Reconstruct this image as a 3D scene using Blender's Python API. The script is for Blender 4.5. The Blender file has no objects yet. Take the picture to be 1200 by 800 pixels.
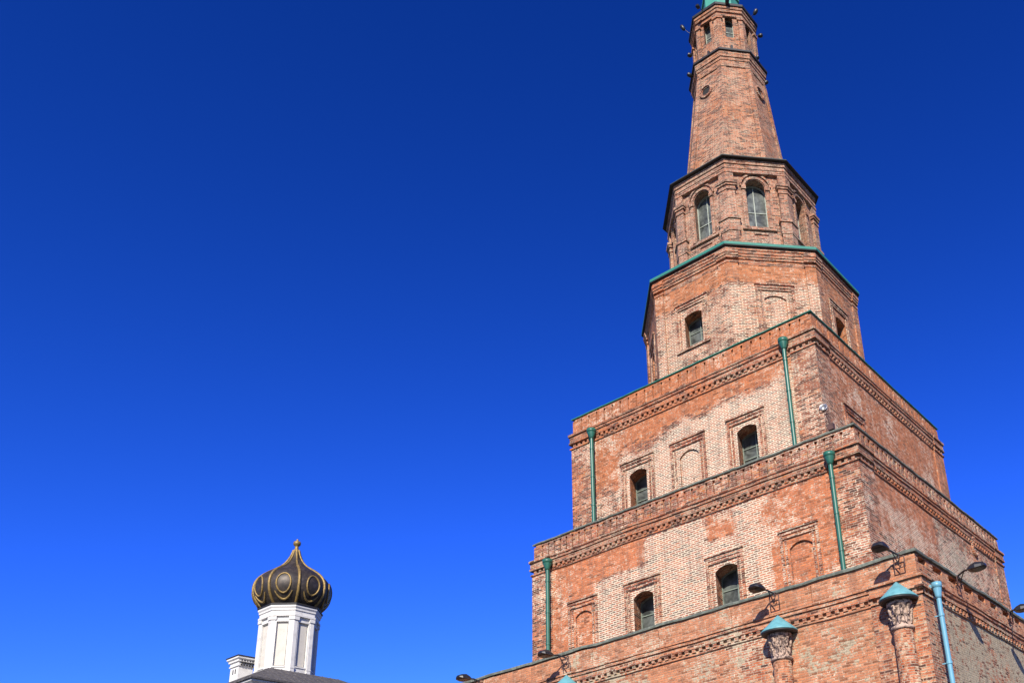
import bpy, math, random
from mathutils import Vector, Matrix
random.seed(7)
S = bpy.context.scene
GZ = -14.88                      # ground level (tower levels are measured from a datum on the second tier)
q = math.sqrt(.5)
TAN = math.tan(math.pi / 8)

# ------------------------------------------------------------------ camera
CAM = Vector((19.6944, -34.0340, -13.2819))
cR = Vector((0.83273647, 0.54673623, -0.08734681))
cU = Vector((0.26583325, -0.25642832, 0.92928854))
cF = Vector((-0.48567752, 0.79707215, 0.35887789))
cam = bpy.data.objects.new('camera', bpy.data.cameras.new('camera'))
S.collection.objects.link(cam)
m = Matrix((cR, cU, -cF)).transposed().to_4x4()
m.translation = CAM
cam.matrix_world = m
cam.data.sensor_width = 36
cam.data.lens = 1106.73 / 1200 * 36
cam.data.shift_x = -286.15 / 1200
cam.data.shift_y = 257.67 / 1200
cam.data.clip_start = 0.1
cam.data.clip_end = 4000
S.camera = cam

# ------------------------------------------------------------------ sky and sun
SUN_AZ, SUN_EL = math.radians(29), math.radians(34)     # azimuth from -Y towards +X
w = bpy.data.worlds.new('World'); S.world = w; w.use_nodes = True
nt = w.node_tree
bg = nt.nodes['Background']
sky = nt.nodes.new('ShaderNodeTexSky'); sky.sky_type = 'NISHITA'; sky.sun_disc = False
sky.sun_elevation = SUN_EL; sky.sun_rotation = math.pi - SUN_AZ
sky.altitude = 1200; sky.air_density = 1.0; sky.dust_density = 0.3; sky.ozone_density = 3.0
# a clear, polarised-looking deep blue: each channel of the Nishita sky gets its own contrast curve
EXPO = 0.65
sepc = nt.nodes.new('ShaderNodeSeparateColor'); comb = nt.nodes.new('ShaderNodeCombineColor')
nt.links.new(sky.outputs[0], sepc.inputs[0])
def wm(op, a_, b_):
    nd = nt.nodes.new('ShaderNodeMath'); nd.operation = op
    for i, x in enumerate((a_, b_)):
        if isinstance(x, (int, float)): nd.inputs[i].default_value = x
        else: nt.links.new(x, nd.inputs[i])
    return nd.outputs[0]
for ch, (raw, tgt, gexp, top) in enumerate(((.797, .0092, 2.4, .45), (1.44, .074, 1.70, .60), (2.4, .425, 1.65, 1.15))):
    k_ = tgt / (.1 * 2 ** EXPO)
    v_ = wm('MULTIPLY', wm('POWER', wm('MULTIPLY', sepc.outputs[ch], 1 / raw), gexp), k_)
    nt.links.new(wm('MINIMUM', v_, top / (.1 * 2 ** EXPO)), comb.inputs[ch])
nt.links.new(comb.outputs[0], bg.inputs[0]); bg.inputs[1].default_value = 0.10
sun = bpy.data.objects.new('sun', bpy.data.lights.new('sun', 'SUN')); S.collection.objects.link(sun)
sun.data.energy = 4.9; sun.data.angle = math.radians(.5); sun.data.color = (1, .925, .81)
sd = Vector((math.sin(SUN_AZ) * math.cos(SUN_EL), -math.cos(SUN_AZ) * math.cos(SUN_EL), math.sin(SUN_EL)))
sun.rotation_euler = sd.to_track_quat('Z', 'Y').to_euler()
S.view_settings.view_transform = 'Standard'; S.view_settings.look = 'None'
S.view_settings.gamma = 1; S.view_settings.exposure = EXPO; S.view_settings.use_curve_mapping = False

# ------------------------------------------------------------------ materials
class NB:
    def __init__(s, name):
        s.m = bpy.data.materials.new(name); s.m.use_nodes = True; s.t = s.m.node_tree
        s.b = s.t.nodes['Principled BSDF']
    def n(s, typ, **kw):
        nd = s.t.nodes.new(typ)
        for k, v in kw.items(): setattr(nd, k, v)
        return nd
    def l(s, a, b): s.t.links.new(a, b)
    def val(s, x, sock):
        if isinstance(x, (int, float)): sock.default_value = x
        elif isinstance(x, (tuple, list)): sock.default_value = tuple(x) if len(x) == 4 or sock.type == 'VECTOR' else (*x, 1)
        else: s.l(x, sock)
    def math(s, op, a, b=0.0, c=None, clamp=False):
        nd = s.n('ShaderNodeMath', operation=op, use_clamp=clamp)
        s.val(a, nd.inputs[0]); s.val(b, nd.inputs[1])
        if c is not None: s.val(c, nd.inputs[2])
        return nd.outputs[0]
    def mix(s, f, a, b, blend='MIX'):
        nd = s.n('ShaderNodeMix', data_type='RGBA', blend_type=blend)
        s.val(f, nd.inputs[0]); s.val(a, nd.inputs[6]); s.val(b, nd.inputs[7]); return nd.outputs[2]
    def noise(s, vec, scale, detail=3, rough=.55, dist=0.0):
        nd = s.n('ShaderNodeTexNoise'); s.l(vec, nd.inputs['Vector'])
        nd.inputs['Scale'].default_value = scale; nd.inputs['Detail'].default_value = detail
        nd.inputs['Roughness'].default_value = rough; nd.inputs['Distortion'].default_value = dist
        return nd
    def ramp(s, f, a, b, smooth=False):       # linear step from a to b, clamped
        nd = s.n('ShaderNodeMapRange'); nd.clamp = True
        if smooth: nd.interpolation_type = 'SMOOTHSTEP'
        s.l(f, nd.inputs[0]); nd.inputs[1].default_value = a; nd.inputs[2].default_value = b
        return nd.outputs[0]

def brick(name, c1, c2, wash, lime, boxes=(), wash_bias=0.0, lime_bias=0.0, plaster_bias=-1.0,
          plaster=(.44, .40, .31), mort=(.50, .38, .28), row=.084, bw=.29, grime=.5, seed=0.0, spk=.6):
    """old brickwork; boxes = (u0,u1,v0,v1,kind,weight) patches on the wall for repairs, lime, or sunlight put into the colour"""
    N = NB(name)
    uv = N.n('ShaderNodeUVMap').outputs[0]
    geo = N.n('ShaderNodeTexCoord').outputs['Object']
    off = N.n('ShaderNodeVectorMath', operation='ADD'); N.l(geo, off.inputs[0]); off.inputs[1].default_value = (seed * 13.1, seed * 7.7, seed * 3.3)
    pos = off.outputs[0]
    wob = N.noise(pos, 1.3, 2)
    sc = N.n('ShaderNodeVectorMath', operation='SCALE'); N.l(wob.outputs['Color'], sc.inputs[0]); sc.inputs['Scale'].default_value = .05
    wob2 = N.noise(pos, 14, 2)
    sc2 = N.n('ShaderNodeVectorMath', operation='SCALE'); N.l(wob2.outputs['Color'], sc2.inputs[0]); sc2.inputs['Scale'].default_value = .022
    a1 = N.n('ShaderNodeVectorMath', operation='ADD'); N.l(uv, a1.inputs[0]); N.l(sc.outputs[0], a1.inputs[1])
    a2 = N.n('ShaderNodeVectorMath', operation='ADD'); N.l(a1.outputs[0], a2.inputs[0]); N.l(sc2.outputs[0], a2.inputs[1])
    br = N.n('ShaderNodeTexBrick'); N.l(a2.outputs[0], br.inputs['Vector'])
    br.offset = .5; br.squash = 1.0; br.squash_frequency = 2
    br.inputs['Scale'].default_value = 1; br.inputs['Mortar Size'].default_value = .0115
    br.inputs['Mortar Smooth'].default_value = .35; br.inputs['Bias'].default_value = 0
    br.inputs['Brick Width'].default_value = bw; br.inputs['Row Height'].default_value = row
    br.inputs['Color1'].default_value = (0, 0, 0, 1); br.inputs['Color2'].default_value = (1, 1, 1, 1); br.inputs['Mortar'].default_value = (.5, .5, .5, 1)
    per = br.outputs['Color']; mo = br.outputs['Fac']
    # wide worn joints, for the limed areas
    br2 = N.n('ShaderNodeTexBrick'); N.l(a2.outputs[0], br2.inputs['Vector']); br2.offset = .5
    for k, v in (('Scale', 1), ('Mortar Size', .024), ('Mortar Smooth', .25), ('Bias', 0), ('Brick Width', bw), ('Row Height', row)): br2.inputs[k].default_value = v
    br2.inputs['Color1'].default_value = (0, 0, 0, 1); br2.inputs['Color2'].default_value = (1, 1, 1, 1); br2.inputs['Mortar'].default_value = (.5, .5, .5, 1)
    big = N.noise(pos, .38, 5, .6, .4).outputs['Fac']
    mid = N.noise(pos, 1.5, 5, .65, .3).outputs['Fac']
    fine = N.noise(pos, 9, 4, .7).outputs['Fac']
    vfine = N.noise(pos, 34, 3, .7).outputs['Fac']
    def field(kind, bias):
        f = N.math('ADD', N.math('MULTIPLY', N.math('SUBTRACT', big, .5), 2.2 if kind != 'wash' else -2.2), bias)
        f = N.math('ADD', f, N.math('MULTIPLY', N.math('SUBTRACT', mid, .5), 2.0))
        if kind == 'plaster': f = N.math('ADD', f, N.math('MULTIPLY', N.math('SUBTRACT', N.noise(pos, 2.6, 5, .7, .6).outputs['Fac'], .5), 3.0))
        sx = N.n('ShaderNodeSeparateXYZ'); N.l(uv, sx.inputs[0])
        for (u0, u1, v0, v1, k, wt) in boxes:
            if k != kind: continue
            e = .22
            du = N.math('MULTIPLY', N.ramp(sx.outputs[0], u0 - e, u0 + e), N.ramp(sx.outputs[0], u1 + e, u1 - e))
            dv = N.math('MULTIPLY', N.ramp(sx.outputs[1], v0 - e, v0 + e), N.ramp(sx.outputs[1], v1 + e, v1 - e))
            f = N.math('ADD', f, N.math('MULTIPLY', N.math('MULTIPLY', du, dv), wt))
        f = N.math('ADD', f, N.math('MULTIPLY', N.math('SUBTRACT', fine, .5), 2.2))
        f = N.math('ADD', f, N.math('MULTIPLY', N.math('SUBTRACT', per, .5), .7))
        return f
    washm = N.ramp(field('wash', wash_bias), -.12, .22)
    limem = N.ramp(field('lime', lime_bias), -.15, .25)
    cr = N.n('ShaderNodeValToRGB'); N.l(per, cr.inputs[0]); el = cr.color_ramp.elements
    el[0].position = 0; el[0].color = (.075, .040, .034, 1); el[1].position = 1.0; el[1].color = (.46, .27, .17, 1)
    for ps, c_ in ((.14, tuple(x * .5 for x in c2)), (.34, c2), (.55, c1), (.74, tuple(min(1, x * 1.15) for x in c1)), (.80, (.48, .14, .07)), (.90, (.52, .20, .08))):
        e_ = el.new(ps); e_.color = (*c_, 1)
    base = cr.outputs[0]
    base = N.mix(N.ramp(fine, .60, .72), base, tuple(x * .45 for x in c1))          # burnt or dirty bricks
    wr = N.n('ShaderNodeValToRGB'); N.l(per, wr.inputs[0]); el = wr.color_ramp.elements
    el[0].position = 0; el[0].color = (*(x * .45 for x in wash), 1); el[1].position = 1.0; el[1].color = (*(min(1, x * 1.15) for x in wash), 1)
    for ps, k__ in ((.12, .75), (.5, .92)):
        e_ = el.new(ps); e_.color = (*(x * k__ for x in wash), 1)
    base = N.mix(N.math('MULTIPLY', washm, .78), base, wr.outputs[0])
    jm = N.mix(washm, mort, tuple(a * .6 + b * .4 for a, b in zip(mort, wash)))
    base = N.mix(N.math('MULTIPLY', limem, .55), base, N.mix(N.ramp(per, .1, .6), (.10, .045, .04), (.40, .105, .07)))
    joint = N.math('MULTIPLY', mo, N.ramp(vfine, .22, .45))
    col = N.mix(N.math('MULTIPLY', joint, N.mix(washm, (1, 1, 1), (.8, .8, .8))), base, jm)
    limej = N.math('MULTIPLY', N.math('MAXIMUM', N.math('MULTIPLY', br2.outputs['Fac'], N.ramp(vfine, .2, .4)), N.math('MULTIPLY', N.ramp(fine, .60, .68), .75)), limem)
    col = N.mix(N.math('MULTIPLY', limej, .93), col, lime)
    pl = N.ramp(field('plaster', plaster_bias), -.05, .12)
    pc = N.mix(N.ramp(mid, .35, .65), plaster, tuple(x * .68 for x in plaster))
    pc = N.mix(N.math('MULTIPLY', mo, .25), pc, (.3, .22, .16))
    col = N.mix(N.math('MULTIPLY', pl, .85), col, pc)
    # single bricks and flakes of another colour
    sn = N.noise(pos, 5.5, 5, .82).outputs['Fac']
    col = N.mix(N.math('MULTIPLY', N.ramp(sn, .56, .64), spk), col, tuple(x * .95 for x in lime))
    col = N.mix(N.math('MULTIPLY', N.ramp(sn, .43, .36), spk), col, (.10, .045, .035))
    # joint shadows put into the colour: scattered near-black pits along the mortar
    joint_shade = N.math('MULTIPLY', N.ramp(N.noise(uv, 7.5, 3, .8).outputs['Fac'], .60, .68), N.ramp(mo, .2, .7))
    col = N.mix(N.math('MULTIPLY', joint_shade, .85), col, (.035, .025, .022))
    # soot: vertical streaks and blotches
    mp = N.n('ShaderNodeMapping'); N.l(pos, mp.inputs[0]); mp.inputs['Scale'].default_value = (2.4, 2.4, .22)
    st = N.noise(mp.outputs[0], 1.6, 5, .65).outputs['Fac']
    col = N.mix(N.math('MULTIPLY', N.ramp(st, .50, .74), grime), col, (.17, .12, .10))
    hs = N.n('ShaderNodeHueSaturation'); N.l(col, hs.inputs['Color'])
    N.l(N.math('ADD', N.math('MULTIPLY', N.math('ADD', vfine, mid), .50), .35), hs.inputs['Value'])
    hs.inputs['Saturation'].default_value = 1.07; hs.inputs['Hue'].default_value = .5015
    N.l(hs.outputs[0], N.b.inputs['Base Color'])
    N.b.inputs['Roughness'].default_value = .92
    N.b.inputs['Specular IOR Level'].default_value = .2
    h = N.math('ADD', N.math('MULTIPLY', mo, N.math('MULTIPLY_ADD', limem, .5, -.9)), N.math('MULTIPLY', fine, .8))
    h = N.math('ADD', h, N.math('MULTIPLY', per, .35))
    bp = N.n('ShaderNodeBump'); bp.inputs['Strength'].default_value = 1.0; bp.inputs['Distance'].default_value = .022
    N.l(h, bp.inputs['Height']); N.l(bp.outputs[0], N.b.inputs['Normal'])
    return N.m

def plain(name, col, rough=.6, metal=0.0, var=.25, scale=6, col2=None, bump=0.0, stretch=None, thr=(.45, .65)):
    N = NB(name)
    p = N.n('ShaderNodeTexCoord').outputs['Object']
    if stretch:
        mp = N.n('ShaderNodeMapping'); N.l(p, mp.inputs[0]); mp.inputs['Scale'].default_value = stretch; p = mp.outputs[0]
    nz = N.noise(p, scale, 5, .65).outputs['Fac']
    c = N.mix(N.ramp(nz, *thr), col, col2 if col2 else tuple(x * (1 - var) for x in col))
    N.l(c, N.b.inputs['Base Color'])
    N.b.inputs['Roughness'].default_value = rough; N.b.inputs['Metallic'].default_value = metal
    if bump:
        b = N.n('ShaderNodeBump'); b.inputs['Strength'].default_value = bump; b.inputs['Distance'].default_value = .02
        N.l(nz, b.inputs['Height']); N.l(b.outputs[0], N.b.inputs['Normal'])
    return N.m

OR, OR2 = (.38, .125, .062), (.25, .085, .052)
WASH = (.66, .22, .10)
LIME = (.80, .69, .52)
R_ = 80                                            # the texture runs on by 40 for every eighth of a turn: right face
M = {}
# tier bricks; boxes are in metres along the wall and height
M['t1'] = brick('brick_first_tier', (.46, .14, .075), (.36, .12, .075), (.60, .27, .155), (.72, .60, .44), seed=1, row=.074, bw=.27,
                boxes=[(-12, 12, -4.7, -3.7, 'wash', 1.2), (6.6, 10, -7.2, -5.2, 'wash', 1.5), (-1, 4.5, -6.5, -5.2, 'wash', .8), (R_ - 12, R_ - 9.1, -16, -5, 'lime', .4), (R_ - 9, R_ + 12, -16, -5.0, 'plaster', 1.0),
                       (-4, 2, -6, -5, 'plaster', .4), (6.3, 9.6, -6.6, -5.2, 'plaster', .35)],
                wash_bias=.05, lime_bias=-.3, plaster_bias=-.7, plaster=(.54, .48, .34))
M['t2'] = brick('brick_second_tier', (.33, .11, .07), (.24, .085, .055), (.66, .235, .12), LIME, seed=2.4,
                boxes=[(-7.9, -1.8, .1, 1.3, 'wash', 1.5), (-7.9, -4.0, -3.5, .3, 'wash', .75), (3.3, 7.9, -3.5, 1.1, 'wash', 1.6), (1.3, 2.6, .0, .95, 'wash', 1.4),
                       (-4.2, 3.9, -4, .0, 'lime', 1.5), (-1.6, 1.2, .0, 1.2, 'lime', 1.3), (2.7, 3.6, 0, 1.2, 'lime', 1.2), (-1.6, 1.2, .0, 1.2, 'wash', -1.5), (-4.2, 3.4, -4, .1, 'wash', -1.6),
                       (R_ - 8, R_ - 6.9, -5, 1.2, 'wash', 1.6), (R_ - 1, R_ + 7, -2, 1.1, 'plaster', .55), (R_ - 6.6, R_ - 1, -.9, 1.2, 'wash', .9), (R_ - 6, R_ + 7, -4, .5, 'lime', .45), (-8, 8, 1.95, 2.7, 'wash', -.5)],  # right wall: corner wash paints a sunlit chamfer, lime paints in missing sunlight
                wash_bias=-.1, lime_bias=-.25, plaster_bias=-.95, plaster=(.50, .43, .31))
M['t3'] = brick('brick_third_tier', (.36, .12, .07), (.28, .095, .06), (.60, .215, .105), LIME, seed=3.1, row=.078, bw=.27,
                boxes=[(-7, 7, 6.6, 9, 'wash', 1.5), (-7, -3.4, 4.9, 7, 'wash', 1.1), (-7, -1.0, 6.2, 7, 'wash', .7), (R_ - 7, R_ + 7, 7.8, 9, 'wash', .8),
                       (-3.6, 5.9, 2.5, 5.6, 'lime', 1.1), (-1.6, 5.9, 5.4, 6.2, 'lime', 1.0), (-7, -3.6, 2.5, 4.4, 'lime', .5), (-3, 6, 2.5, 5.8, 'wash', -1.1), (R_ - 6, R_ + 6, 3, 7, 'wash', .55), (R_ - 6, R_ + 6, 3, 7, 'lime', .2)],  # right-wall wash and lime lift its weak sunlight through the colour
                wash_bias=.0, lime_bias=-.35)
M['t4'] = brick('brick_lower_octagon', (.36, .13, .08), (.26, .10, .065), (.58, .225, .11), (.72, .60, .44), seed=4.2,
                boxes=[(-3, 3, 13.2, 15, 'wash', .9), (37, 43, 13.2, 15, 'wash', .9), (-3, 3, 8, 12.9, 'lime', .6), (37, 43, 8, 12.9, 'lime', .7), (37, 43, 8, 12.8, 'wash', -.8), (-3, 3, 8, 12.9, 'wash', -.6)],
                wash_bias=.2, lime_bias=-.3)
M['t5'] = brick('brick_upper_octagon', (.36, .15, .10), (.25, .11, .08), (.50, .22, .13), (.54, .42, .31), wash_bias=-.2, lime_bias=.2, grime=.8, seed=5.5, spk=.9)
M['t6'] = brick('brick_tent_spire', (.34, .125, .075), (.22, .10, .075), (.52, .20, .095), (.50, .38, .27), wash_bias=.05, lime_bias=.0, grime=.65, seed=6.3, spk=1.0)
M['red'] = brick('brick_red_surround', (.34, .10, .06), (.24, .075, .05), (.42, .13, .07), (.72, .60, .44), wash_bias=-.3, lime_bias=.0, seed=7.2)
M['trim'] = brick('brick_cornice', (.42, .145, .08), (.30, .11, .07), (.56, .20, .10), (.52, .41, .29), wash_bias=-.1, lime_bias=-.05, grime=.55, seed=8.8)
M['green'] = plain('green_painted_sheet', (.035, .185, .13), .45, 0, .35, 3, bump=.1, col2=(.03, .16, .12))
M['pipe'] = plain('green_painted_pipe', (.020, .115, .078), .4, 0, .3, 5, stretch=(3, 3, .5))
M['bluepipe'] = plain('pale_blue_painted_pipe', (.13, .33, .44), .4, 0, .2, 5, stretch=(3, 3, .5))
M['bluecap'] = plain('blue_green_painted_cap', (.11, .31, .34), .5, 0, .25, 4)
M['darkcop'] = plain('weathered_coping', (.10, .11, .09), .9, 0, .4, 7, col2=(.17, .19, .15), bump=.6)
M['blackiron'] = plain('dark_roof_iron', (.020, .018, .017), .6, 0, .4, 5)
M['spire'] = plain('green_spire_sheet', (.07, .30, .21), .4, 0, .2, 2)
M['frame'] = plain('grey_green_window_paint', (.20, .24, .20), .6, 0, .4, 8)
M['paleframe'] = plain('pale_window_paint', (.36, .40, .34), .6, 0, .4, 8)
M['lamp'] = plain('dark_floodlight_housing', (.022, .022, .024), .4, .3, .3, 8)
M['lens'] = plain('floodlight_glass', (.16, .15, .12), .1, 0, .3, 8)
M['chrome'] = plain('polished_floodlight_reflector', (.36, .35, .34), .40, .8, .1, 8)
M['bracket'] = plain('rusty_bracket_steel', (.10, .05, .04), .7, .2, .4, 8)
M['capital'] = plain('weathered_carved_stone', (.46, .33, .25), .9, 0, .3, 11, col2=(.09, .06, .05), bump=.9, thr=(.46, .56))
M['white'] = plain('white_limewash', (.62, .605, .57), .8, 0, .1, 3, bump=.15, col2=(.42, .40, .37), thr=(.5, .8))
M['cream'] = plain('cream_limewash', (.52, .485, .42), .8, 0, .1, 3)
M['onion'] = plain('blackened_dome_copper', (.030, .024, .020), .5, .3, .5, 3.5, col2=(.065, .05, .038), bump=.2)
M['gold'] = plain('tarnished_gilding', (.27, .18, .055), .55, .4, .4, 8, col2=(.12, .085, .035), bump=.3)
M['roofgrey'] = plain('grey_roof_sheet', (.060, .055, .055), .75, .1, .4, 2.0, col2=(.11, .10, .095), stretch=(2.5, 2.5, 2.5))
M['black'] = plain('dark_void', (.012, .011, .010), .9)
gl = NB('dusty_window_glass')
gp = gl.n('ShaderNodeTexCoord').outputs['Object']
gn = gl.noise(gp, 2.3, 4, .6, .5).outputs['Fac']
gl.l(gl.mix(gl.ramp(gn, .4, .62), (.032, .037, .036), (.115, .13, .122)), gl.b.inputs['Base Color'])
gl.b.inputs['Roughness'].default_value = .38; gl.b.inputs['Specular IOR Level'].default_value = .35
gb = gl.n('ShaderNodeBump'); gb.inputs['Strength'].default_value = .15; gb.inputs['Distance'].default_value = .02
gl.l(gn, gb.inputs['Height']); gl.l(gb.outputs[0], gl.b.inputs['Normal'])
M['glass'] = gl.m

# ------------------------------------------------------------------ mesh helpers
class MB:
    def __init__(s): s.v = []; s.f = []; s.sm = []
    def add(s, vs, fs, smooth=False):
        o = len(s.v); s.v += [tuple(x) for x in vs]; s.f += [tuple(i + o for i in f) for f in fs]; s.sm += [smooth] * len(fs)
    def box8(s, p):     # p: 8 points, bottom ring then top ring
        s.add(p, [(3, 2, 1, 0), (4, 5, 6, 7), (0, 1, 5, 4), (1, 2, 6, 5), (2, 3, 7, 6), (3, 0, 4, 7)])
    def fbox(s, F, s0, s1, z0, z1, d0, d1):   # box in a wall's frame; d grows outwards
        s.box8([F.P(s0, z0, d1), F.P(s1, z0, d1), F.P(s1, z0, d0), F.P(s0, z0, d0),
                F.P(s0, z1, d1), F.P(s1, z1, d1), F.P(s1, z1, d0), F.P(s0, z1, d0)])
    def tube(s, pts, r, n=10, cap=True):
        pts = [Vector(p) for p in pts]; rs = r if isinstance(r, (list, tuple)) else [r] * len(pts)
        rings = []; prev = None
        for i, p in enumerate(pts):
            t = (pts[min(i + 1, len(pts) - 1)] - pts[max(i - 1, 0)])
            t = t.normalized() if t.length > 1e-9 else Vector((0, 0, 1))
            if prev is None: a = t.cross(Vector((0, 0, 1)) if abs(t.z) < .9 else Vector((1, 0, 0))).normalized()
            else: a = (prev - t * prev.dot(t)).normalized()
            prev = a; b = t.cross(a)
            rings.append([p + (a * math.cos(2 * math.pi * k / n) + b * math.sin(2 * math.pi * k / n)) * rs[i] for k in range(n)])
        vs = [v for r_ in rings for v in r_]; fs = []
        for i in range(len(pts) - 1):
            for k in range(n):
                fs.append((i * n + k, i * n + (k + 1) % n, (i + 1) * n + (k + 1) % n, (i + 1) * n + k))
        s.add(vs, fs, True)
        if cap: s.add(rings[0], [tuple(range(n - 1, -1, -1))]); s.add(rings[-1], [tuple(range(n))])
    def lathe(s, c, prof, n=24, smooth=True, mod=None):   # prof: (r, z) bottom to top
        vs = []; c = Vector(c)
        for r, z in prof:
            for k in range(n):
                a = 2 * math.pi * k / n; rr = r * (mod(a, z) if mod else 1)
                vs.append(c + Vector((rr * math.cos(a), rr * math.sin(a), z)))
        fs = [(i * n + k, i * n + (k + 1) % n, (i + 1) * n + (k + 1) % n, (i + 1) * n + k) for i in range(len(prof) - 1) for k in range(n)]
        s.add(vs, fs, smooth)
    def build(s, name, mat, parent=None, label=None):
        me = bpy.data.meshes.new(name); me.from_pydata(s.v, [], s.f); me.update()
        for p, sm in zip(me.polygons, s.sm): p.use_smooth = sm
        uvl = me.uv_layers.new(name='UVMap')
        for p in me.polygons:
            n = p.normal
            if abs(n.z) < .7:
                a = math.atan2(n.y, n.x); k = (round(a / (math.pi / 4)) + 2) % 8
                t = Vector((-n.y, n.x)).normalized()
                for li in p.loop_indices:
                    c = me.vertices[me.loops[li].vertex_index].co
                    uvl.data[li].uv = (c.x * t.x + c.y * t.y + 40 * k, c.z)
            else:
                for li in p.loop_indices:
                    c = me.vertices[me.loops[li].vertex_index].co; uvl.data[li].uv = (c.x + 400, c.y)
        me.materials.append(mat)
        o = bpy.data.objects.new(name, me); S.collection.objects.link(o)
        if parent is not None:
            o.parent = parent; o.matrix_parent_inverse = world(parent).inverted()
        if label: o['label'] = label
        return o
def world(o):
    mm = o.matrix_basis.copy()
    if o.parent: mm = world(o.parent) @ o.matrix_parent_inverse @ mm
    return mm
def thing(name, label, cat, loc, group=None):
    o = bpy.data.objects.new(name, None); S.collection.objects.link(o); o.location = loc; o.empty_display_size = .3
    o['label'] = label; o['category'] = cat
    if group: o['group'] = group
    return o

class Fr:
    """a wall's own frame: P(s, z, d): s along the wall, d distance out from the tower's axis"""
    def __init__(s, ang, c=(0, 0)):
        s.N = Vector((math.cos(ang), math.sin(ang), 0)); s.T = Vector((-math.sin(ang), math.cos(ang), 0)); s.c = Vector((c[0], c[1], 0))
    def P(s, a, z, d): v = s.c + s.T * a + s.N * d; v.z = z; return v
A_L, A_M, A_R, A_Q = [math.radians(x) for x in (-90, -45, 0, -135)]

def arc(s0, s1, zs, rise, n=10):
    """points of an arch from s0 to s1 springing at zs (segmental or round)"""
    h = (s1 - s0) / 2; rise = max(rise, 1e-3); R = (h * h + rise * rise) / (2 * rise); cz = zs + rise - R; cs = (s0 + s1) / 2
    a0 = math.asin(min(1, h / R))
    if rise > h: a0 = math.pi - a0
    return [(cs + R * math.sin(-a0 + 2 * a0 * i / n), cz + R * math.cos(-a0 + 2 * a0 * i / n)) for i in range(n + 1)]

FLARE = .30
def wall_face(b, F, s0, s1, z0, z1, d, ops=()):
    """one wall with real openings; op = (s0, s1, z0, zspring, rise, depth)"""
    ops = sorted(ops); cur = s0
    def quad(a, b_, c, e, dd=d): b.add([F.P(a, c, dd), F.P(b_, c, dd), F.P(b_, e, dd), F.P(a, e, dd)], [(0, 1, 2, 3)])
    for (a, e, oz, zs, rise, dep) in ops:
        quad(cur, a, z0, z1); quad(a, e, z0, oz)
        pts = arc(a, e, zs, rise)
        pts[0] = (a, zs); pts[-1] = (e, zs)
        for (p, r_), (p2, r2) in zip(pts, pts[1:]):
            b.add([F.P(p, r_, d), F.P(p2, r2, d), F.P(p2, z1, d), F.P(p, z1, d)], [(0, 1, 2, 3)])
        out = [(a, oz)] + pts + [(e, oz)]
        cs_ = (a + e) / 2; fl = 1 + 2 * FLARE * dep / (e - a) if dep > .3 else 1
        X = lambda p: cs_ + (p - cs_) * fl
        for (p, r_), (p2, r2) in zip(out, out[1:] + out[:1]):
            b.add([F.P(p2, r2, d), F.P(p, r_, d), F.P(X(p), r_, d - dep), F.P(X(p2), r2, d - dep)], [(3, 2, 1, 0)])
        b.add([F.P(X(p), r_, d - dep) for p, r_ in reversed(out)], [tuple(range(len(out)))])
        cur = e
    quad(cur, s1, z0, z1)

def sqpoly(hx, hy): return lambda da: [(-hx - da, -hy - da), (hx + da, -hy - da), (hx + da, hy + da), (-hx - da, hy + da)]
def ocpoly(a0):
    def f(da):
        a = a0 + da; t = a * TAN
        return [(-t, -a), (t, -a), (a, -t), (a, t), (t, a), (-t, a), (-a, t), (-a, -t)]
    return f
def ring(b, poly, prof, c=(0, 0), seg=1, jit=0.0, rnd=None):
    """sweeps prof [(outset, z)...] round a polygon, mitred; jit roughens it as hand-laid work"""
    rows = []
    for da, z in prof:
        P = poly(da); row = []
        for i in range(len(P)):
            p, r_ = P[i], P[(i + 1) % len(P)]
            for k in range(seg): row.append((p[0] + (r_[0] - p[0]) * k / seg + c[0], p[1] + (r_[1] - p[1]) * k / seg + c[1], z))
        rows.append(row)
    n = len(rows[0])
    if jit:
        dz = [0.0] * n; x = 0
        for i in range(n): x = x * .8 + random.uniform(-jit, jit); dz[i] = x
        rows = [[(x_ + random.uniform(-jit, jit) * .5, y_ + random.uniform(-jit, jit) * .5, z_ + dz[i] + random.uniform(-jit, jit) * .35) for i, (x_, y_, z_) in enumerate(row)] for row in rows]
    vs = [p for r_ in rows for p in r_]
    b.add(vs, [(i * n + k, i * n + (k + 1) % n, (i + 1) * n + (k + 1) % n, (i + 1) * n + k) for i in range(len(rows) - 1) for k in range(n)])
def cap(b, poly, da, z, c=(0, 0)):
    P = poly(da); b.add([(p[0] + c[0], p[1] + c[1], z) for p in P], [tuple(range(len(P)))])

# ------------------------------------------------------------------ ground
gm = NB('dark_stone_paving')
gpz = gm.n('ShaderNodeTexCoord').outputs['Object']
gbk = gm.n('ShaderNodeTexBrick'); gm.l(gpz, gbk.inputs['Vector']); gbk.inputs['Scale'].default_value = 1
for k, v in (('Brick Width', .4), ('Row Height', .2), ('Mortar Size', .006)): gbk.inputs[k].default_value = v
gbk.inputs['Color1'].default_value = (.085, .080, .075, 1); gbk.inputs['Color2'].default_value = (.070, .066, .062, 1); gbk.inputs['Mortar'].default_value = (.045, .042, .04, 1)
gm.l(gm.mix(gm.ramp(gm.noise(gpz, .3).outputs['Fac'], .4, .7), gbk.outputs[0], (.06, .065, .05)), gm.b.inputs['Base Color']); gm.b.inputs['Roughness'].default_value = .9
b = MB(); b.add([(-1500, -1500, GZ), (1500, -1500, GZ), (1500, 1500, GZ), (-1500, 1500, GZ)], [(0, 1, 2, 3)])
g = b.build('ground', gm.m); g['kind'] = 'structure'

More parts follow.
